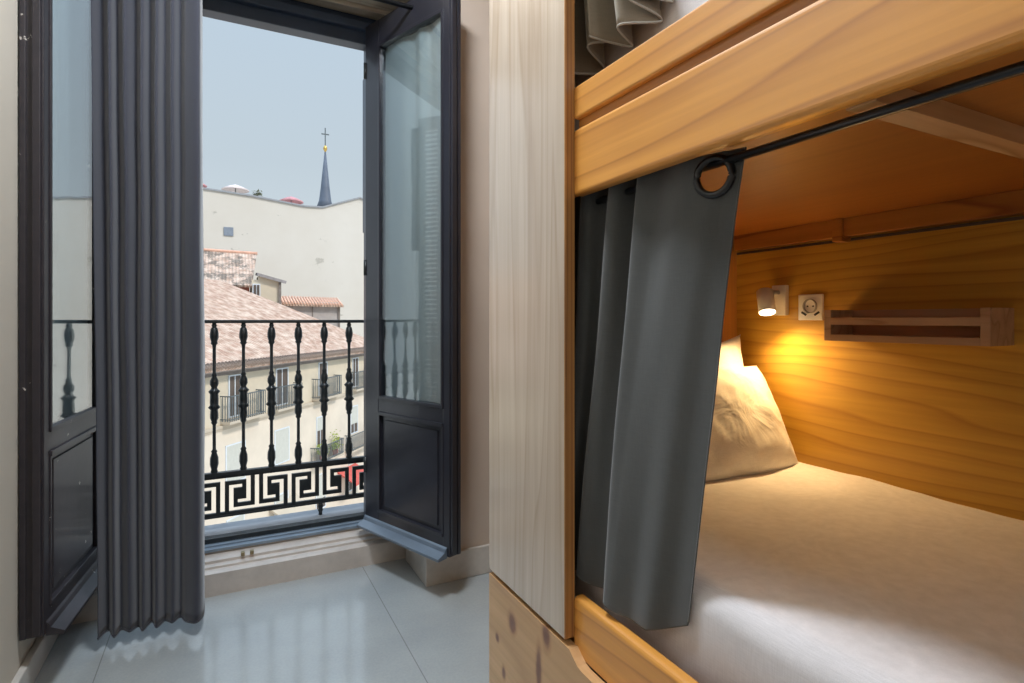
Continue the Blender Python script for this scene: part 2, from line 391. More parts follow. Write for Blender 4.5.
def casement(label, p0, direc, L, z0, z1, gz0, gz1, outward, near_stile=.055, hinge=.10, mat='black_paint'):
    """leaf in local frame: x along leaf from the hinge, y = outside face direction, z up"""
    d = Vector((*direc, 0)).normalized(); n = Vector((*outward, 0)).normalized()
    T = Matrix(((d.x, n.x, 0, p0[0]), (d.y, n.y, 0, p0[1]), (0, 0, 1, 0), (0, 0, 0, 1)))
    th = .045
    b = MB()
    b.box(0, hinge-.012, -th, 0, z0, z1, .003); b.box(L-near_stile+.01, L, -th, 0, z0, z1, .003)
    b.box(hinge-.02, L-near_stile+.02, -th, -.001, gz1+.012, z1, .002)           # top rail
    b.box(hinge-.02, L-near_stile+.02, -th, -.001, gz0-.075, gz0-.012, .002)     # lock rail
    b.box(hinge-.02, L-near_stile+.02, -th, -.001, z0, z0+.075, .002)            # bottom rail
    # moulding beads around the pane
    for a in ((hinge-.014, hinge), (L-near_stile, L-near_stile+.012)): b.box(a[0], a[1], -.03, .004, gz0-.012, gz1+.012, .002)
    for a in ((gz0-.014, gz0), (gz1, gz1+.014)): b.box(hinge-.012, L-near_stile+.012, -.03, .005, a[0], a[1], .002)
    # beads around the lower panel
    pz0, pz1 = z0+.075, gz0-.075
    for a in ((hinge-.014, hinge-.002), (L-near_stile+.002, L-near_stile+.014)): b.box(a[0], a[1], -.03, .003, pz0, pz1, .002)
    for a in ((pz0-.004, pz0+.010), (pz1-.012, pz1+.004)): b.box(hinge-.012, L-near_stile+.012, -.03, .006, a[0], a[1], .002)
    # rebate strip on the meeting edge
    b.box(L, L+.012, -th*.55, -.004, z0+.01, z1-.01, .003)
    b.box(L-.01, L+.004, -th-.012, -th+.004, z0, z1, .003)
    cs = b.build('casement', M[mat], FW, at=(p0[0], p0[1], z0), xf=T); cs['label'] = label
    b = MB().box(hinge-.004, L-near_stile+.004, -th*.75, -th*.2, pz0, pz1, .002)
    b.box(hinge+.028, L-near_stile-.026, -.012, -.003, pz0+.03, pz1-.03, .003)
    b.build('lower_panel', M[mat], cs, xf=T)
    MB().box(hinge-.004, L-near_stile+.004, -.009, -.005, gz0-.004, gz1+.004).build('glass_pane', M['glass'], cs, xf=T)
    bm = bmesh.new(); nx = 120; xa, xb = hinge-.002, L-near_stile+.002
    cols = []
    for i in range(nx+1):
        x = xa+(xb-xa)*i/nx; y = -.026+.0065*math.sin(x*38+1.5*math.sin(x*17))
        cols.append([bm.verts.new((x, y, z)) for z in (gz0-.006, (gz0+gz1)/2, gz1+.006)])
    for a_, b_ in zip(cols, cols[1:]):
        for k in (0, 1): bm.faces.new((a_[k], b_[k], b_[k+1], a_[k+1])).smooth = True
    mm = MB(); mm.bm.free(); mm.bm = bm
    nc = mm.build('net_curtain', M['net'], cs, xf=T); nc['label'] = 'white sheer net behind the glass'
    b = MB().prism([(.0, 0, z0+.036), (.0, .006, z0+.030), (.0, .012, z0+.018), (.0, .046, z0+.002), (.0, .046, z0-.008), (.0, .0, z0-.006)], (L-.015, 0, 0))
    return cs, b, T
c1, b1, T1 = casement('right hand leaf folded back toward the wall', (.576, 2.59), (.358, -.9337), .575, Z(-.93), Z(1.335), Z(-.34), Z(1.21), (-.931, -.365), hinge=.115, near_stile=.05)
b1.build('weather_bar', plain('blue_grey_drip_bar', (.12, .155, .20), .3, var=.15, coat=.5), c1, xf=T1)
c2, b2, T2 = casement('left hand leaf beside the left wall', (-.416, 2.615), (-.10, -1), .53, Z(-.93), Z(1.335), Z(-.325), Z(1.21), (1, -.10), hinge=.055, mat='chipped')
b2.build('weather_bar', M['chipped'], c2, xf=T2)
# steel hinges pins on each leaf
for cs, T in ((c1, T1), (c2, T2)):
    for zz in (-.7, .2, 1.1):
        MB().lathe([(.008, 0), (.008, .07)], (0, .0, Z(zz)), 10).build('hinge', M['iron'], cs, xf=T)

# ------------------------------------------------------------------ draped cloth
def catmull(P, n):
    P = [Vector(p) for p in P]; Q = [2*P[0]-P[1]]+P+[2*P[-1]-P[-2]]
    seg = [(P[i+1]-P[i]).length for i in range(len(P)-1)]; tot = sum(seg); out = []
    for k in range(n):
        t = k/(n-1)*tot; i = 0
        while i < len(seg)-1 and t > seg[i]: t -= seg[i]; i += 1
        u = min(1, t/seg[i]); a, b, c, d = Q[i:i+4]
        out.append(.5*((2*b)+(c-a)*u+(2*a-5*b+4*c-d)*u*u+(3*b-a-3*c+d)*u**3))
    return out
def drape(name, top, bot, z1, z0, mat, n=160, nz=60, hole=None, parent=None, ease=1.0, wob=.003, thick=.0018, hemvar=None, topvar=None, seed=0, mid=None, vary=None):
    """top/bot are plan polylines with the same number of points; z0/z1 heights"""
    k = len(top)
    assert len(bot) == k
    def resample(P):           # same parameter for both: per-control-point parameter
        P = [Vector((*p, 0)) for p in P]; Q = [2*P[0]-P[1]]+P+[2*P[-1]-P[-2]]; out = []
        for j in range(n):
            t = j/(n-1)*(k-1); i = min(int(t), k-2); u = t-i; a, b, c, d = Q[i:i+4]
            out.append(.5*((2*b)+(c-a)*u+(2*a-5*b+4*c-d)*u*u+(3*b-a-3*c+d)*u**3))
        return out
    A, B = resample(top), resample(bot)
    bm = bmesh.new(); g = []
    for j in range(nz+1):
        f = j/nz; row = []
        for i in range(n):
            w = f**ease
            p = A[i].lerp(B[i], w)
            zb = z0+(hemvar(i/(n-1)) if hemvar else 0)
            zt__ = z1+(topvar(i/(n-1)) if topvar else 0); z = zt__+(zb-zt__)*f
            nn = noise.noise(Vector((p.x*7+seed, p.y*7, z*2.3)))*wob*4*math.sin(math.pi*min(1, f*1.2)*.8)
            nn2 = noise.noise(Vector((p.y*9-seed, p.x*9, z*1.7)))*wob*4*math.sin(math.pi*min(1, f*1.2)*.8)
            row.append(bm.verts.new((p.x+nn, p.y+nn2, z)))
        g.append(row)
    for j in range(nz):
        for i in range(n-1):
            vs = (g[j][i], g[j][i+1], g[j+1][i+1], g[j+1][i])
            if hole:
                c = sum((v.co for v in vs), Vector())/4
                if (c-hole[0]).length < hole[1]: continue
            bm.faces.new(vs).smooth = True
    hem = [v.co.copy() for v in g[-1]]; right = [r[0].co.copy() for r in g]; topl = [v.co.copy() for v in g[0]]
    m = MB(); m.bm.free(); m.bm = bm
    o = m.build(name, mat, parent)
    s = o.modifiers.new('thickness', 'SOLIDIFY'); s.thickness = thick; s.offset = 0
    return o, hem, right, topl

# window curtain
CT = thing('window_curtain', (-.21, 2.20, .03), 'long slate grey blackout curtain hanging beside the left window leaf, almost to the floor', 'curtain')
def wave_path(x0, x1, y, amp, waves, seed, per=6, skew=0, right=True):
    rnd = random.Random(seed); P = []
    n = waves*2
    xs = [x0+(x1-x0)*i/n for i in range(n+1)]
    for i, x in enumerate(xs):
        s = 1 if i % 2 else -1
        P.append((x+rnd.uniform(-.004, .004), y+s*amp*rnd.uniform(.85, 1.1)))
    return P
tp = wave_path(-.385, -.115, 2.275, .022, 6, 3); bt = wave_path(-.368, -.118, 2.280, .020, 6, 5)
tp += [(-.080, 2.235), (-.072, 2.27), (-.070, 2.34)]; bt += [(-.085, 2.225), (-.066, 2.26), (-.062, 2.36)]
o, hem, rt, tl = drape('cloth', tp, bt, Z(1.270), Z(-1.055), M['window_curtain'], n=260, nz=70, parent=CT, wob=.0012, hemvar=lambda s: .004*math.sin(s*30))
MB().tube([p+Vector((0, -.001, .006)) for p in hem[::2]], .0022, 6).build('hem', M['window_curtain'], CT)
for i in range(1, len(tp)-2, 2):
    ang = [Vector((tp[i][0], 2.275+.021*math.cos(a), Z(1.300)+.021*math.sin(a))) for a in [2*math.pi*k/16 for k in range(16)]]
    MB().tube(ang, .0025, 6, closed=True).build('curtain_ring', M['metal_black'], CT)
RD = MB().tube([(XL, 2.275, Z(1.300)), (XR, 2.275, Z(1.300))], .010, 12)
RD.build('curtain_rod', M['metal_black'])
tag(bpy.data.objects['curtain_rod'], 'black curtain rod across the top of the window recess', 'curtain rod')

# ------------------------------------------------------------------ bunk bed
XF, XB, YE, YN, YP = .64, 1.655, 1.457, -1.0, 1.381      # front plane, back plane, far end, near end
BK = thing('bunk_bed', (1.15, .4, 0), 'built-in honey pine bunk bed with two berths and a wide pale front panel', 'bunk bed')
PY = .64/305.3*473.9+.011                            # near edge of the front panel
b = MB().box(XF, XF+.022, PY, YP, Z(-.676), Z(1.45), .0015); fp = b.build('front_panel', M['pine_panel'], BK); fp['label'] = 'pale tall front panel at the window end'
b = MB().box(XF, XF+.024, PY-.004, PY+.0008, Z(-.676), Z(1.45), .001); b.build('panel_edging', M['ply_edge'], BK)
b = MB().box(XF+.022, XF+.062, YP-.07, YP-.002, 0, Z(1.45), .002); b.build('post', M['pine_end'], BK)
# rails, rounded long edges
def rail(name, z0, z1, label=None, x0=.662, x1=.690, bev=.008, y1=PY-.006):
    bm = MB().box(x0, x1, YN, y1, Z(z0), Z(z1))
    es = [e for e in bm.bm.edges if abs((e.verts[0].co-e.verts[1].co).normalized().y) > .9]
    bmesh.ops.bevel(bm.bm, geom=es, offset=bev, segments=4, affect='EDGES', profile=.5)
    for f in bm.bm.faces: f.smooth = False
    o = bm.build(name, M['pine_rail'], BK)
    if label: o['label'] = label
    return o
rail('side_board', .262, .402, 'wide rail under the upper berth')
rail('guard_rail', .424, .492, 'slim rail above the wide board', bev=.005)
MB().box(.674, .700, YN, PY-.006, Z(.39), Z(.436)).build('rail_batten', M['pine_ledge'], BK)
rail('side_board', -.712, -.588, 'lower front board beside the mattress', bev=.010)
# upper berth deck, ledge and cross beam
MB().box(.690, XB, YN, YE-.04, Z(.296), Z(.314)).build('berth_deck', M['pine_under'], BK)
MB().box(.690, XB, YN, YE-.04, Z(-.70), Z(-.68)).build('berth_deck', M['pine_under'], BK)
b = MB().box(XB-.035, XB, YN, YE-.04, Z(.243), Z(.296), .002).box(XB-.045, XB-.0, 1.02, 1.05, Z(.228), Z(.296), .003); b.build('ledge_batten', M['pine_ledge'], BK)
MB().box(.690, .712, YN, .62, Z(.270), Z(.296), .002).build('front_batten', M['pine_rail'], BK)
MB().box(.712, XB-.035, .408, .446, Z(.268), Z(.296), .001).build('cross_beam', M['pine_beam'], BK)
MB().box(.712, XB-.035, -.35, -.312, Z(.268), Z(.296), .001).build('cross_beam', M['pine_beam'], BK)
# back panel: lower sheet, and a dark strip painted in as the gap's shadow
MB().box(XB, XB+.018, YN, YE, Z(-.68), Z(.232), .001).box(XB+.006, XB+.018, YN, YE, Z(.225), Z(1.45)).build('back_panel', M['pine_back'], BK)
MB().box(XB-.001, XB+.006, YN, YE, Z(.232), Z(.240)).build('gap_shadow_strip', M['dark_brown'], BK)
MB().box(XF+.064, XB, YE-.02, YE, 0, Z(1.45)).build('end_panel', M['pine_end'], BK)
# plinth and drawer with scooped hand hold
b = MB()
y0, y1, zt = .05, YP, Z(-.688)
pts = [(y1, .035), (y1, zt)]
a, c = PY-.02, .86
pts += [(.985, zt)]
pts += [(.985-.185*t, zt-.022*min(1, 4*t*(1-t)*1.6)) for t in [k/12 for k in range(1, 12)]]
pts += [(.80, zt), (y0, zt), (y0, .035)]
b.prism([(XF, y, z) for y, z in pts], (.022, 0, 0))
dr = b.build('drawer', M['pine_drawer'], BK); dr['label'] = 'knotty drawer front under the berth'
b = MB().box(XF, XF+.022, YN, .045, .035, zt, .002); b.build('drawer', M['pine_drawer'], BK)
MB().box(XF+.03, XB, YN, YE-.02, 0, .03).build('plinth', M['dark_brown'], BK)

# ------------------------------------------------------------------ mattresses
def mattress(name, x0, x1, y0, y1, z0, z1, r, label, mat, slope=0.0):
    nx, ny = 44, 90
    bm = bmesh.new(); rows = []
    prof = [(x0+.012, z0), (x0+.0, z0+.03), (x0, z1-r)]
    for k in range(1, 8):
        a = math.pi/2*k/8; prof.append((x0+r-r*math.cos(a), z1-r+r*math.sin(a)))
    prof += [(x0+r+(x1-x0-2*r)*k/24, z1) for k in range(0, 25)]
    for k in range(1, 8):
        a = math.pi/2*k/8; prof.append((x1-r+r*math.sin(a), z1-r+r*math.cos(a)))
    prof += [(x1, z1-r), (x1, z0)]
    for j in range(ny+1):
        y = y0+(y1-y0)*j/ny; row = []
        for (x, z) in prof:
            w = max(0, (z-z0)/(z1-z0))
            dz = w*(.006*noise.noise(Vector((x*4, y*4, 1)))+.003*noise.noise(Vector((x*11, y*11, 5))))
            dz -= w*slope*max(0, .9-y)
            dx = .004*noise.noise(Vector((y*6, z*3, 9))) if x < (x0+x1)/2 else 0
            row.append(bm.verts.new((x+dx, y, z+dz)))
        rows.append(row)
    for j in range(ny):
        for i in range(len(prof)-1): bm.faces.new((rows[j][i], rows[j][i+1], rows[j+1][i+1], rows[j+1][i])).smooth = True
    bm.faces.new(rows[0]); bm.faces.new(list(reversed(rows[-1])))
    for i in (0,): 
        bm.faces.new([r_[0] for r_ in rows]+[r_[-1] for r_ in reversed(rows)])
    m = MB(); m.bm.free(); m.bm = bm
    o = m.build(name, mat); tag(o, label, 'mattress'); return o
mattress('mattress', .722, XB-.005, YN+.03, YE-.03, Z(-.678), Z(-.452), .045, 'white sheeted mattress on the lower berth under the reading lamp', M['sheet'], slope=.012)
mattress('mattress', .800, XB-.005, YN+.03, YE-.03, Z(.316), Z(.78), .05, 'white mattress on the upper berth behind the bunched curtain', M['sheet'])

# ------------------------------------------------------------------ pillows
def pillow(name, w, h, t, mtx, label, seed, group=None, pin=.05):
    bm = bmesh.new(); n = 36; F = []
    for side in (1, -1):
        g = []
        for j in range(n+1):
            row = []
            for i in range(n+1):
                u, v = 2*i/n-1, 2*j/n-1
                e = (1-abs(u)**2.6)*(1-abs(v)**2.6)
                zz = side*t*.5*max(0, e)**.42
                pinch = 1-pin*(1-abs(u)**2)*abs(v)**3; pin2 = 1-pin*(1-abs(v)**3)*abs(u)**3
                x, y = u*w/2*pin2, v*h/2*pinch
                cr = noise.noise(Vector((u*2.2+seed, v*1.6, side*3)))*.012+noise.noise(Vector((u*6+seed, v*4+u*3, side*7)))*.005
                zz += cr*(e**.3 if e > 0 else 0)
                row.append(bm.verts.new((x, y, zz)))
            g.append(row)
        for j in range(n):
            for i in range(n):
                f = bm.faces.new((g[j][i], g[j][i+1], g[j+1][i+1], g[j+1][i])); f.smooth = True
    bmesh.ops.remove_doubles(bm, verts=bm.verts, dist=.0004)
    m = MB(); m.bm.free(); m.bm = bm
    m2 = Matrix(mtx)
    o = m.build(name, M['pillow'], xf=m2); tag(o, label, 'pillow', group)
    return o
def frame_m(o, ex, ey):
    ex = Vector(ex).normalized(); ey = Vector(ey); ey = (ey-ex*ey.dot(ex)).normalized(); ez = ex.cross(ey)
    return Matrix(((ex.x, ey.x, ez.x, o[0]), (ex.y, ey.y, ez.y, o[1]), (ex.z, ey.z, ez.z, o[2]), (0, 0, 0, 1)))
pillow('pillow', .56, .37, .15, frame_m((1.345, 1.245, Z(-.318)), (1, .0, -.02), (.0, .46, .89)), 'front white pillow leaning at the head of the lower berth, closest to the wide mattress', 2)
pillow('pillow', .52, .38, .12, frame_m((1.375, 1.362, Z(-.262)), (1, .0, .08), (-.08, .14, .98)), 'rear white pillow with its corner sticking up behind the front one', 5, pin=.16)

# ------------------------------------------------------------------ reading lamp, socket, shelf
LX, LY, LZ = XB, 1.252, Z(.062)
LP = thing('reading_lamp', (LX, LY, LZ), 'small white swivel spot reading lamp, lit, on the amber wall above the pillows', 'wall lamp')
MB().box(LX-.018, LX, LY-.026, LY+.026, LZ-.050, LZ+.050, .003).build('wall_plate', M['white_plastic'], LP)
MB().tube([(LX-.015, LY, LZ+.026), (LX-.038, LY+.004, LZ+.026)], .007, 12).build('swivel_arm', plain('brushed_steel', (.5, .5, .5), .35, metal=.8), LP)
hx, hy, hz = LX-.066, LY+.010, LZ-.002
TL = Matrix.Translation((hx, hy, hz))@Matrix.Rotation(R(24), 4, Vector((.80, -.60, 0)))@Matrix.Translation((-hx, -hy, -hz))
if (TL.to_3x3()@Vector((0, 0, -1))).x > 0: TL = Matrix.Translation((hx, hy, hz))@Matrix.Rotation(R(-24), 4, Vector((.80, -.60, 0)))@Matrix.Translation((-hx, -hy, -hz))
b = MB(); b.lathe([(.0, .038), (.022, .038), (.0265, .034), (.0265, -.042), (.0245, -.042), (.0245, -.036), (.0, -.036)], (hx, hy, hz), 28, caps=False)
b.build('lamp_head', M['white_plastic'], LP, xf=TL)
m, nt_, bs_ = newmat('lamp_lens_lit'); bs_.inputs['Emission Color'].default_value = (1, .80, .50, 1); bs_.inputs['Emission Strength'].default_value = 14
MB().lathe([(.0, -.030), (.0235, -.032), (.0235, -.0435), (.015, -.0455), (.0, -.046)], (hx, hy, hz), 24, caps=False).build('lens', m, LP, xf=TL)
sp_ = light('reading_lamp_light', 'SPOT', TL@Vector((hx, hy, hz-.049)), 15, (1.0, .635, .26), spot_size=R(150), spot_blend=.9, shadow_soft_size=.022)
sp_.rotation_euler = TL.to_3x3().to_euler()
SO = thing('wall_socket', (XB, 1.145, Z(.037)), 'square white power socket between the lamp and the wooden shelf', 'power socket')
b = MB().box(XB-.010, XB, 1.104, 1.186, Z(-.004), Z(.078), .003); b.build('plate', M['white_plastic'], SO)
rx = Matrix(((0, 0, -1), (0, 1, 0), (1, 0, 0)))
MB().lathe([(.023, .0), (.023, .008), (.0205, .008), (.0195, .0015), (0, .0012)], (XB-.0085, 1.143, Z(.040)), 28, axis=rx, caps=False).build('socket_well', plain('socket_well_grey', (.42, .40, .36), .5, var=.05), SO)
for dy in (-.0095, .0095): MB().lathe([(.0026, 0), (.0026, .0014)], (XB-.0102, 1.143+dy, Z(.040)), 10, axis=rx).build('pin_hole', M['dark_hole'], SO)
for s in (-1, 1):
    xx = XB-.0125
    MB().box(xx, xx+.003, -.009, .009, -.0028, .0028).build('clip_slot', M['dark_hole'], SO, xf=Matrix.Translation((0, 1.143+s*.022, Z(.017)))@Matrix.Rotation(s*R(32), 4, 'X'))
SH = thing('wall_shelf', (XB, .83, Z(-.062)), 'narrow open wooden shelf fixed to the berth wall right of the socket', 'shelf')
sx = XB-.112
for (ya, yb) in ((1.010, 1.030), (.634, .654)): MB().box(sx, XB, ya, yb, Z(-.062), Z(.026), .001).build('end_board', M['shelf_wood'], SH)
MB().box(sx, XB, .654, 1.010, Z(-.062), Z(-.044), .001).build('bottom_board', M['shelf_wood'], SH)
MB().box(sx, sx+.014, .654, 1.010, Z(-.016), Z(.004), .001).build('front_bar', M['shelf_wood'], SH)
MB().box(XB-.012, XB, .654, 1.010, Z(-.044), Z(.026), .001).build('back_board', M['shelf_wood'], SH)

# ------------------------------------------------------------------ bunk curtain, lower berth
MB().tube([(.722, YN, Z(.2555)), (.722, PY+.02, Z(.2555))], .0068, 14).build('curtain_rod', M['metal_black'])
tag(bpy.data.objects['curtain_rod.001'], 'black curtain rod running below the wide upper rail of the bunk', 'curtain rod')
BC = thing('bunk_curtain', (.71, .9, Z(-.56)), 'dark grey privacy curtain drawn to the left side of the lower berth', 'curtain')
top = [(.734, .620), (.727, .640), (.716, .668), (.706, .72), (.716, .78), (.700, .835), (.742, .845), (.748, .880), (.706, .900), (.701, .925), (.738, .950), (.742, .985), (.704, 1.00), (.702, 1.03), (.742, 1.07), (.745, 1.13), (.715, 1.20), (.735, 1.27)]
bot = [(.712, .722), (.708, .760), (.690, .800), (.690, .848), (.672, .893), (.676, .912), (.704, .925), (.710, .955), (.688, 1.005), (.684, 1.022), (.700, 1.035), (.709, 1.050), (.694, 1.068), (.690, 1.085), (.704, 1.12), (.709, 1.17), (.700, 1.22), (.708, 1.27)]
RC = Vector((.7160, .668, Z(.234)))
o, hem, rt, tl = drape('cloth', top, bot, Z(.272), Z(-.560), M['bunk_curtain'], n=420, nz=230, hole=(RC, .0285), parent=BC, wob=.0022, seed=4,
                       topvar=lambda s: .018*min(1, max(0, (s-.2)/.1)), hemvar=lambda s: (.030*max(0, 1-s/.12)-.012*math.sin(min(1, s/.30)*math.pi)) if s < .3 else .006*math.sin(s*25), ease=.9)
# grommet ring in the plane of the cloth
dv = (Vector((.703, .72, 0))-Vector((.728, .63, 0))).normalized()
ring = [RC+dv*.0305*math.cos(a)+Vector((0, 0, .0305*math.sin(a))) for a in [2*math.pi*k/40 for k in range(40)]]
MB().tube(ring, .0062, 12, closed=True).build('grommet', M['metal_black'], BC)
MB().tube([p for p in rt[::3]], .0016, 6).build('side_hem', M['bunk_curtain'], BC)

# upper bunk curtain, bunched
UC = thing('bunk_curtain', (.74, 1.0, Z(.58)), 'taupe grey privacy curtain bunched up at the window end of the upper berth', 'curtain')
P1 = []; rnd = random.Random(11); y = 1.33
for i in range(19):
    P1.append(((.704 if i % 2 else .788)+rnd.uniform(-.006, .006), y)); y -= .027+rnd.uniform(-.008, .010)
P0 = [(x+(.0), 1.33-(1.33-yy)*.75) for x, yy in P1]
P1b = []
for i, (x, yy) in enumerate(P1): P1b.append((x, yy+(.016 if i % 4 in (1, 2) else -.012)))
o, hem, rt, tl = drape('cloth', P0, P1b, Z(1.40), Z(.585), M['upper_cloth'], n=380, nz=50, parent=UC, wob=.003, seed=9, hemvar=lambda s: .018*math.sin(s*21)-.035*(1-s)+.03*s, ease=1.2, thick=.002)
MB().tube([p for p in hem], .0024, 6).build('hem', M['hem'], UC)
MB().tube([(.745, YN, Z(1.405)), (.745, PY+.02, Z(1.405))], .0068, 14).build('curtain_rod', M['metal_black'])
tag(bpy.data.objects['curtain_rod.002'], 'black curtain rod at the top of the upper berth', 'curtain rod')

# ------------------------------------------------------------------ added fill lamps on the ceiling, out of view, to brighten the room
def fill_lamp(x, y, power, col, label, size=.5):
    t = thing('added_fill_light', (x, y, CE), label, 'fill light', None)
    MB().lathe([(.0, 0), (size*.42, 0), (size*.42, -.03), (size*.39, -.03)], (x, y, CE), 32, caps=False).build('rim', M['white_plastic'], t)
    m, nt2, b2_ = newmat('fill_diffuser_lit'); b2_.inputs['Emission Color'].default_value = (*col, 1); b2_.inputs['Emission Strength'].default_value = 3
    MB().lathe([(.0, -.012), (size*.39, -.012), (size*.39, -.028), (0, -.034)], (x, y, CE), 32, caps=False).build('diffuser', m, t)
    l = light('added_fill_lamp', 'AREA', (x, y, CE-.04), power, col, shape='DISK', size=size*.76)
fill_lamp(.24, 1.32, 40, (.86, .93, 1.0), 'added round fill light, out of view, on the ceiling in front of the window recess')
fill_lamp(.24, -1.2, 13, (1.0, .97, .93), 'added round fill light, out of view, on the ceiling near the rear wall', .5)

# ------------------------------------------------------------------ balcony
struct(MB().box(-1.1, 1.3, 2.74, 3.10, Z(-1.16), Z(-1.0), .01).build('balcony_floor', M['slab']))
struct(MB().box(-3.5, XL, 2.56, 2.74, -1.5, 4.2).box(XR, 4.5, 2.56+.18, 2.80, -1.5, 4.2).box(-3.5, 4.5, 2.74, 2.76, CE, 4.2).build('wall_outer', M['facade']))
RL = thing('balcony_railing', (.27, 3.0, Z(-1.0)), 'black cast iron balcony railing with turned balusters and a greek key band', 'railing')
YRL = 3.0
b = MB().box(-1.0, 1.25, YRL-.018, YRL+.018, Z(-.020), Z(-.004), .003); b.build('handrail', M['iron'], RL)
prof = [(.008, 0), (.012, -.012), (.009, -.018), (.015, -.026), (.019, -.05), (.019, -.068), (.013, -.088), (.016, -.094), (.009, -.104),
        (.0075, -.12), (.0075, -.235), (.013, -.245), (.010, -.252), (.018, -.27), (.019, -.288), (.012, -.305), (.016, -.312), (.026, -.322), (.018, -.334), (.019, -.372), (.018, -.386), (.027, -.398), (.016, -.408), (.018, -.43), (.018, -.448), (.012, -.462), (.014, -.47), (.0075, -.48),
        (.0075, -.595), (.014, -.605), (.011, -.612), (.018, -.635), (.019, -.665), (.013, -.69), (.016, -.70), (.010, -.712), (.010, -.736)]
proto = None
for k in range(-8, 10):
    x = -.040+.1246*k
    if x < -.98 or x > 1.2: continue
    if proto is None:
        proto = MB().lathe([(r_, z_+Z(0)-.02) for r_, z_ in prof], (x, YRL, 0), 14).build('baluster', M['iron'], RL, at=(x, YRL, Z(-.75)))
    else:
        c = proto.copy(); COL.objects.link(c); c.parent = RL; c.location = proto.location+Vector((x-x0_, 0, 0)); continue
    x0_ = x
# greek key band
cells = {}
rows_, cw, rh = 11, .1488/8, .018
ztop = Z(-.738)
L_ = set()
for c in range(0, 7): L_.add((1, c))
for r_ in range(1, 8): L_.add((r_, 6))
for c in range(4, 7): L_.add((7, c))
for c in range(2, 9): L_.add((9, c))
for r_ in range(3, 10): L_.add((r_, 2))
for c in range(2, 5): L_.add((3, c))
for r_ in range(1, 10): L_.add((r_, 0)); L_.add((r_, 8))
def islight(r_, c):
    c = c % 16
    if c > 8: c = 16-c
    return (r_, c) in L_
b = MB()
xk0 = -.005
for r_ in range(rows_):
    c = -64; zt_ = ztop-r_*rh
    while c < 80:
        if islight(r_, c): c += 1; continue
        s_ = c
        while c < 80 and not islight(r_, c): c += 1
        xa, xb = xk0+(s_-.5)*cw, xk0+(c-.5)*cw
        xa, xb = max(xa, -1.0), min(xb, 1.25)
        if xb > xa: b.box(xa, xb, YRL-.007, YRL+.007, zt_-rh-.0004, zt_+.0004)
b.box(-1.0, 1.25, YRL-.014, YRL+.014, ztop-.006, ztop+.012, .002).box(-1.0, 1.25, YRL-.012, YRL+.012, ztop-rows_*rh-.004, ztop-rows_*rh+.006, .002)
b.build('greek_key_band', M['iron'], RL)
for x in (-.62, .44, 1.1):
    MB().lathe([(.006, 0), (.010, -.006), (.016, -.018), (.010, -.032), (.014, -.038), (.008, -.05), (.010, -.062)], (x, YRL, ztop-rows_*rh), 12).build('foot_finial', M['iron'], RL)
# outside folding shutters
def ext_shutter(x, label, top_=1.32):
    t = thing('window_shutter', (x, 2.78, .15), label, 'shutter', None)
    b = MB()
    y0, y1 = 2.765, 2.945
    b.box(x-.014, x+.014, y0, y0+.04, .15, Z(top_), .002).box(x-.014, x+.014, y1-.04, y1, .15, Z(top_), .002)
    for zz in (.15, .85, Z(top_)-.08): b.box(x-.014, x+.014, y0+.04, y1-.04, zz, zz+.08)
    b.build('stile_frame', M['ext_shutter'], t)
    b = MB()
    zz = .25
    while zz < Z(top_)-.1:
        b.box(-.016, .016, y0+.04, y1-.04, -.003, .003, mat4=Matrix.Translation((x, 0, zz))@Matrix.Rotation(R(35), 4, 'Y')); zz += .03
    b.build('louvres', M['ext_shutter'], t)
    b = MB().box(x-.010, x+.018, y1+.002, y1+.050, Z(.455), Z(top_-.06), .002); b.build('folded_leaf', M['ext_shutter'], t)
ext_shutter(.662, 'dark blue folded louvred shutter outside the right side of the window')
ext_shutter(-.500, 'dark blue folded louvred shutter outside the left side of the window behind the curtain')

# ------------------------------------------------------------------ buildings across the street
F0 = Vector((4.07, 35.8, H)); FD = Vector((.630, .7766, 0)); FN = Vector((-.7766, .630, 0))   # along, away from us
def FP(t, q, z): return F0+FD*t+FN*q+Vector((0, 0, z))
FM = Matrix(((FD.x, FN.x, 0, F0.x), (FD.y, FN.y, 0, F0.y), (0, 0, 1, H), (0, 0, 0, 1)))
def fbox(t0, t1, q0, q1, z0, z1, b=None, bev=0): return (b or MB()).box(t0, t1, q0, q1, z0, z1, bev)
def quad_uv(name, mat, quads, parent, thick=.12):
    """roof sheets: quads of 4 points (eave0, eave1, top1, top0) with metric UVs, thickened"""
    bm = bmesh.new(); uvl = bm.loops.layers.uv.new('UVMap')
    for Q in quads:
        Q = [Vector(q) for q in Q]; ex = (Q[1]-Q[0]).normalized(); n = ex.cross(Q[2]-Q[0]).normalized(); ey = n.cross(ex)
        vs = [bm.verts.new(q) for q in Q]; f = bm.faces.new(vs)
        for l in f.loops: l[uvl].uv = ((l.vert.co-Q[0]).dot(ex), (l.vert.co-Q[0]).dot(ey))
    org = Vector(); p = parent
    while p is not None: org += p.location; p = p.parent
    bmesh.ops.translate(bm, vec=-org, verts=bm.verts)
    me = bpy.data.meshes.new(name); bm.to_mesh(me); bm.free(); me.materials.append(mat)
    o = bpy.data.objects.new(name, me); COL.objects.link(o); o.parent = parent
    s = o.modifiers.new('thickness', 'SOLIDIFY'); s.thickness = thick; s.offset = -1
    return o
AB = thing('apartment_building', FP(2, 5, -14), 'cream apartment building with a wide clay tile roof and small iron balconies', 'building')
T0, T1, TH = -22, 11.5, .498
fbox(T0, T1, 0, 11, -14, -5.25).build('lower_wall', M['facade_lo'], AB, xf=FM)
fbox(T0, T1, .02, 11, -5.25, -2.45).build('upper_wall', M['facade'], AB, xf=FM)
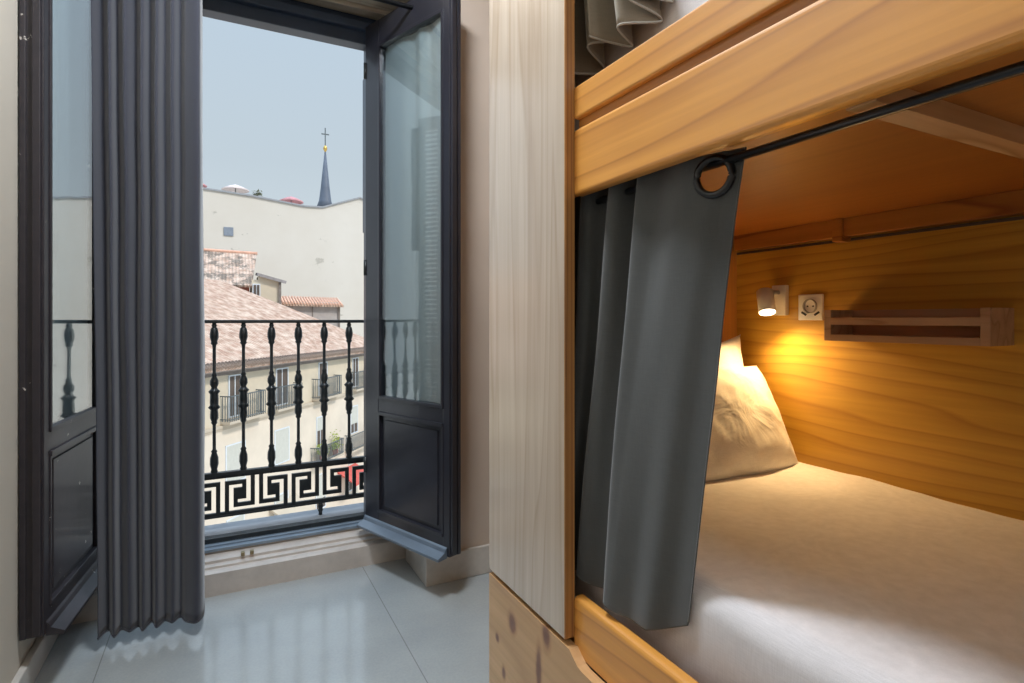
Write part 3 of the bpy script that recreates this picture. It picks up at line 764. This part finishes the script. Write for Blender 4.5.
b = MB(); fbox(T0, T1+.06, -.10, .3, -5.32, -5.16, b, .02); fbox(T0, T1+.06, -.06, .3, -5.42, -5.32, b, .02); b.build('floor_molding', M['molding'], AB, xf=FM)
b = MB(); fbox(T0, T1+.5, -.55, .4, -2.52, -2.40, b, .01); fbox(T0, T1+.3, -.25, .3, -2.72, -2.52, b, .02)
b.build('eave_soffit', M['ext_dark'], AB, xf=FM)
zr = -2.36
def RP(t, q): return FP(t, q, zr+(q+.6)*TH)
quads = [(RP(T0, -.6), RP(11.9, -.6), RP(5.24, 9.8), RP(T0, 9.8)),
         (RP(11.9, -.6), FP(11.9, 20, zr), FP(5.24, 9.8, zr+10.4*TH), FP(5.24, 9.8, zr+10.4*TH))]
quads[1] = (RP(11.9, -.6), FP(11.9, 20, zr), FP(5.24, 9.8, zr+10.4*TH))
quad_uv('roof', M['tile'], quads, AB)
# tile ends along the eave
b = MB()
t = -14.0
while t < 11.6:
    b.lathe([(.075, 0), (.085, .5)], (t, -.62, zr+.02), 8, axis=Matrix.Rotation(-R(63), 3, 'X')); t += .24
b.build('eave_tiles', M['tile_old'], AB, xf=FM); bpy.data.objects['eave_tiles'].data.uv_layers.new(name='UVMap')
def facade_window(t0, t1, z0, z1, pane, name='window', blind=None, shut=None):
    b = MB(); w = .07
    fbox(t0, t0+w, -.04, .10, z0, z1, b); fbox(t1-w, t1, -.04, .10, z0, z1, b); fbox(t0+w, t1-w, -.04, .10, z1-w, z1, b); fbox(t0+w, t1-w, -.04, .10, z0, z0+w, b)
    fbox((t0+t1)/2-.03, (t0+t1)/2+.03, -.02, .1, z0+w, z1-w, b)
    f = b.build('window', M['white_frame'], AB, xf=FM)
    fbox(t0+w, t1-w, -.005, .06, z0+w, z1-w).build('pane', pane, f, xf=FM)
    if blind: fbox(t0+w, t1-w, -.03, .0, z0+(z1-z0)*blind, z1-w).build('blind', M['blind'], f, xf=FM)
    if shut:
        for a in shut: fbox(a, a+.36, -.09, -.05, z0, z1, bev=.01).build('side_shutter', M['white_frame'], f, xf=FM)
dark = M['dark_brown']
for (a, c) in ((-6.15, -5.2), (-2.35, -1.2), (2.05, 3.1), (6.5, 7.4), (-10.2, -9.2), (-14, -13)):
    facade_window(a, c, -4.9, -2.78, dark)
for (a, c, bl) in ((-6.36, -4.9, .02), (-2.5, -1.1, .02), (1.78, 2.75, .55), (6.2, 7.3, .35), (-10.4, -9.1, .1), (-14, -12.7, .1)):
    facade_window(a, c, -8.2, -6.22, dark, blind=bl)
for (a, c, bl) in ((-6.3, -5.0, .4), (-2.5, -1.2, .2), (1.7, 2.9, .3), (5.9, 7.1, .5)):
    facade_window(a, c, -12.2, -9.9, dark, blind=bl)
def fbalcony(t0, t1, z0, depth=.55, h=1.25, plants=False):
    sl = fbox(t0, t1, -depth, .05, z0-.14, z0, bev=.02).build('balcony', M['molding'], AB, xf=FM)
    b = MB()
    fbox(t0, t1, -depth, -depth+.05, z0+h-.05, z0+h, b); fbox(t0, t1, -depth, -depth+.04, z0+.08, z0+.12, b)
    for tt in (t0, t1-.05): fbox(tt, tt+.05, -depth, .03, z0+h-.05, z0+h, b); fbox(tt, tt+.05, -depth, .03, z0+.08, z0+.12, b)
    n = int((t1-t0)/.15)
    for i in range(n+1):
        x = t0+(t1-t0-.03)*i/n; fbox(x, x+.03, -depth+.005, -depth+.035, z0, z0+h, b)
    for i in range(1, 4):
        for tt in (t0, t1-.03): fbox(tt, tt+.03, -depth+depth*i/4, -depth+depth*i/4+.03, z0, z0+h, b)
    b.build('balcony_railing', M['ext_iron'], sl, xf=FM)
for (a, c) in ((-6.7, -4.0), (-2.9, -.6), (1.3, 4.0), (6.1, 8.4), (-10.8, -8.6)): fbalcony(a, c, -4.98)
fbalcony(1.1, 4.3, -9.0, h=1.0)
fbalcony(5.4, 8.3, -9.2, h=1.1)
def foliage(name, cx, cq, cz, rx, rz, label, n=160, seed=0, group=None):
    rnd = random.Random(seed); bm = bmesh.new()
    for i in range(n):
        c = FP(cx+rnd.gauss(0, rx), cq+rnd.gauss(0, .12), cz+abs(rnd.gauss(0, rz)))
        a = Vector((rnd.uniform(-1, 1), rnd.uniform(-1, 1), rnd.uniform(-1, 1))).normalized(); b_ = a.orthogonal().normalized(); s_ = rnd.uniform(.05, .12)
        v = [bm.verts.new(c+a*s_), bm.verts.new(c+b_*s_*.5), bm.verts.new(c-a*s_), bm.verts.new(c-b_*s_*.5)]; bm.faces.new(v)
    m = MB(); m.bm.free(); m.bm = bm
    org = FP(cx, cq, cz-.42)
    t = thing(name, org, label, 'plant', group)
    m.build('leaves', M['plant'], t)
    MB().lathe([(.13, 0), (.19, .36), (.17, .36), (.15, .3), (0, .3)], org, 12, caps=False).build('pot', M['brick_red'], t)
foliage('potted_plant', 1.9, -.35, -8.56, .22, .35, 'yellow green potted plant at the left end of the low balcony opposite', seed=1)
foliage('potted_plant', 3.5, -.35, -8.56, .25, .42, 'yellow green potted plant at the right end of the low balcony opposite', seed=2)
# striped awning and parasols on the street are only hinted in the photograph: awnings over the shop fronts
for (a, c, mt, lb) in ((-9, -6.6, 'parasol_w', 'left'), (-3, -.4, 'molding', 'middle'), (4.4, 6.9, 'red', 'right')):
    w = MB().prism([(a, 0, -10.35), (a, -1.3, -11.1), (a, -1.3, -11.3), (a, -1.26, -11.3), (a, -1.26, -11.16), (a, 0, -10.47)], (c-a, 0, 0)).build('awning', M[mt], AB, xf=FM)
struct(MB().box(-120, 160, 3.3, 220, -13.2, -12.9).build('ground', M['street']))

# attic house with mossy roof behind the ridge
AH = thing('attic_house', (0, 49, Z(-3)), 'rooftop house with a mossy old tile roof rising behind the big roof on the left', 'building')
MB().box(-9, 1.75, 47.5, 54, Z(-3), Z(2.75)).build('wall', M['brick_red'], AH)
quad_uv('roof', M['tile_old'], [((-9.5, 47.0, Z(2.55)), (1.9, 47.0, Z(2.55)), (2.45, 51.5, Z(5.45)), (-9.5, 51.5, Z(5.75)))], AH, thick=.18)
MB().box(-9.3, 1.8, 51.3, 54, Z(2.5), Z(5.2)).build('rear_wall', M['oldwall'], AH)
MB().tube([(-9.5, 51.5, Z(5.75)), (2.5, 51.5, Z(5.48))], .13, 8).build('ridge_cap', plain('terracotta', (.66, .38, .28), .85, var=.2, vs=3), AH)
DM = thing('dormer', (3.2, 48, Z(0)), 'small cream dormer with a grey roof slab beside the mossy roof', 'dormer')
MB().prism([(1.9, 47.2, Z(.9)), (3.95, 47.2, Z(.9)), (3.95, 47.2, Z(2.93)), (2.4, 47.2, Z(3.36)), (2.4, 47.2, Z(3.0)), (1.9, 47.2, Z(3.0))], (0, 3.3, 0)).build('wall', M['facade'], DM)
quad_uv('roof', plain('grey_lead_roof', (.28, .26, .26), .7, var=.2, vs=3, bmp=0), [((2.35, 46.8, Z(3.5)), (4.35, 46.8, Z(2.95)), (4.35, 50.6, Z(3.25)), (2.35, 50.6, Z(3.8)))], DM, thick=.22)
MB().box(3.8, 3.98, 47.0, 47.25, Z(.9), Z(2.95)).build('corner_post', M['ext_dark'], DM)
f = MB().box(1.95, 2.5, 47.08, 47.2, Z(1.7), Z(2.7)).build('window', M['white_frame'], DM)
MB().box(2.03, 2.2, 47.04, 47.12, Z(1.8), Z(2.6)).box(2.26, 2.43, 47.04, 47.12, Z(1.8), Z(2.6)).build('pane', dark, f)
SD = thing('roof_shed', (8.2, 52, Z(0)), 'low rooftop shed with a row of orange tiles against the white wall', 'shed')
MB().box(4.5, 9.2, 52.0, 55, Z(-2.2), Z(1.5)).build('wall', M['grey_wall'], SD)
quad_uv('roof', M['tile'], [((4.25, 51.5, Z(1.32)), (9.55, 51.5, Z(1.22)), (9.35, 54.5, Z(1.95)), (4.25, 54.5, Z(2.05)))], SD, thick=.18)
b = MB()
for k in range(22):
    x = 4.3+5.1*k/21; b.tube([(x, 51.45, Z(1.36-.1*k/21)), (x, 54.4, Z(2.06-.1*k/21))], .085, 8)
b.build('tile_rolls', plain('terracotta_rolls', (.72, .44, .32), .85, var=.2, vs=3, bmp=0), SD)
MB().box(9.12, 9.3, 51.9, 52.1, Z(-2.2), Z(1.3)).build('corner_post', M['ext_dark'], SD)
MB().box(6.9, 7.0, 51.95, 52.05, Z(-1), Z(1.3)).build('corner_post', M['ext_dark'], SD)

# big blank party wall
BW = thing('blank_building', (6, 62, Z(-12)), 'tall blank off-white party wall with a bare sloping parapet and one tiny window', 'building')
prof_ = [(-14, 14.3), (-2.2, 12.60), (2.5, 12.28), (7.5, 11.7), (9.3, 11.75), (13.2, 13.15), (16.5, 11.9), (26, 11.2)]
b = MB().prism([(-14, 62, Z(-13))]+[(x, 62, Z(z)) for x, z in prof_]+[(26, 62, Z(-13))], (0, 9, 0)); b.build('wall', M['oldwall'], BW)
b = MB()
for (xa, za), (xb, zb) in zip(prof_, prof_[1:]): b.prism([(xa, 61.85, Z(za)), (xb, 61.85, Z(zb)), (xb, 61.85, Z(zb+.16)), (xa, 61.85, Z(za+.16))], (0, .6, 0))
b.build('parapet_cap', plain('grey_flashing', (.30, .31, .33), .7), BW)
MB().box(-.0, .85, 61.9, 62.0, Z(8.2), Z(9.05), .02).build('window', plain('grey_window', (.22, .25, .30), .4), BW)
# parasols on the terrace behind the parapet
def parasol(x, y, z, r, mat, label):
    zb = 12.2 if x > 5 else 12.7
    t = thing('parasol', (x, y, Z(zb)), label, 'parasol', 'parasols on the roof terrace')
    MB().lathe([(0, .55), (r*.5, .32), (r, 0), (r*.97, -.12), (r*.9, .0), (0, .48)], (x, y, Z(z)), 10, caps=False).build('canopy', mat, t)
    MB().lathe([(.05, 0), (.05, z+.5-zb)], (x, y, Z(zb)), 8).build('pole', M['ext_iron'], t)
parasol(-3.0, 66, 13.75, 1.5, M['parasol'], 'dusty pink parasol at the left end of the roof terrace')
parasol(1.1, 66, 13.65, 1.35, M['parasol_w'], 'pale pink parasol second from the left on the roof terrace')
parasol(6.6, 66, 12.95, 1.3, M['parasol'], 'dark pink parasol nearest the spire on the roof terrace')
t_ = thing('planter', (3.2, 64.5, Z(12.15)), 'tiny planter with a small shrub on the roof terrace between the parasols', 'planter')
MB().box(2.7, 3.7, 64.3, 64.7, Z(12.28), Z(12.75), .03).build('box', M['parasol_w'], t_)
bm = bmesh.new(); rnd = random.Random(3)
for i in range(60):
    c = Vector((3.2+rnd.gauss(0, .25), 64.5+rnd.gauss(0, .1), Z(12.9+abs(rnd.gauss(0, .28))))); a = Vector((rnd.uniform(-1, 1), rnd.uniform(-1, 1), rnd.uniform(-1, 1))).normalized(); b_ = a.orthogonal().normalized()
    bm.faces.new([bm.verts.new(c+a*.16), bm.verts.new(c+b_*.08), bm.verts.new(c-a*.16), bm.verts.new(c-b_*.08)])
m = MB(); m.bm.free(); m.bm = bm; m.build('shrub', plain('dark_leaf', (.12, .13, .08), .8), t_)

# church spire
SX, SY = 17.3, 112
CS = thing('church_spire', (SX, SY, -12.9), 'slender dark slate church spire with a gilt ball and cross beyond the white wall', 'church spire')
MB().box(SX-2.6, SX+2.6, SY-2.6, SY+2.6, -12.9, Z(16)).build('tower', M['oldwall'], CS)
MB().lathe([(1.5, 8), (1.5, 20.6), (1.75, 20.8), (1.75, 21.2)], (SX, SY, Z(0)), 8).build('drum', M['oldwall'], CS)
MB().lathe([(1.65, 21.2), (1.15, 22.6), (.85, 25), (.14, 32.0)], (SX, SY, Z(0)), 8).build('spire_roof', M['slate'], CS)
MB().lathe([(.08, 32), (.2, 32.15), (.36, 32.5), (.38, 32.8), (.2, 33.15), (.06, 33.3)], (SX, SY, Z(0)), 12).build('ball', M['gold'], CS)
MB().box(SX-.09, SX+.09, SY-.09, SY+.09, Z(33.2), Z(36.6)).box(SX-.7, SX+.7, SY-.08, SY+.08, Z(35.3), Z(35.5)).build('cross', M['ext_iron'], CS)
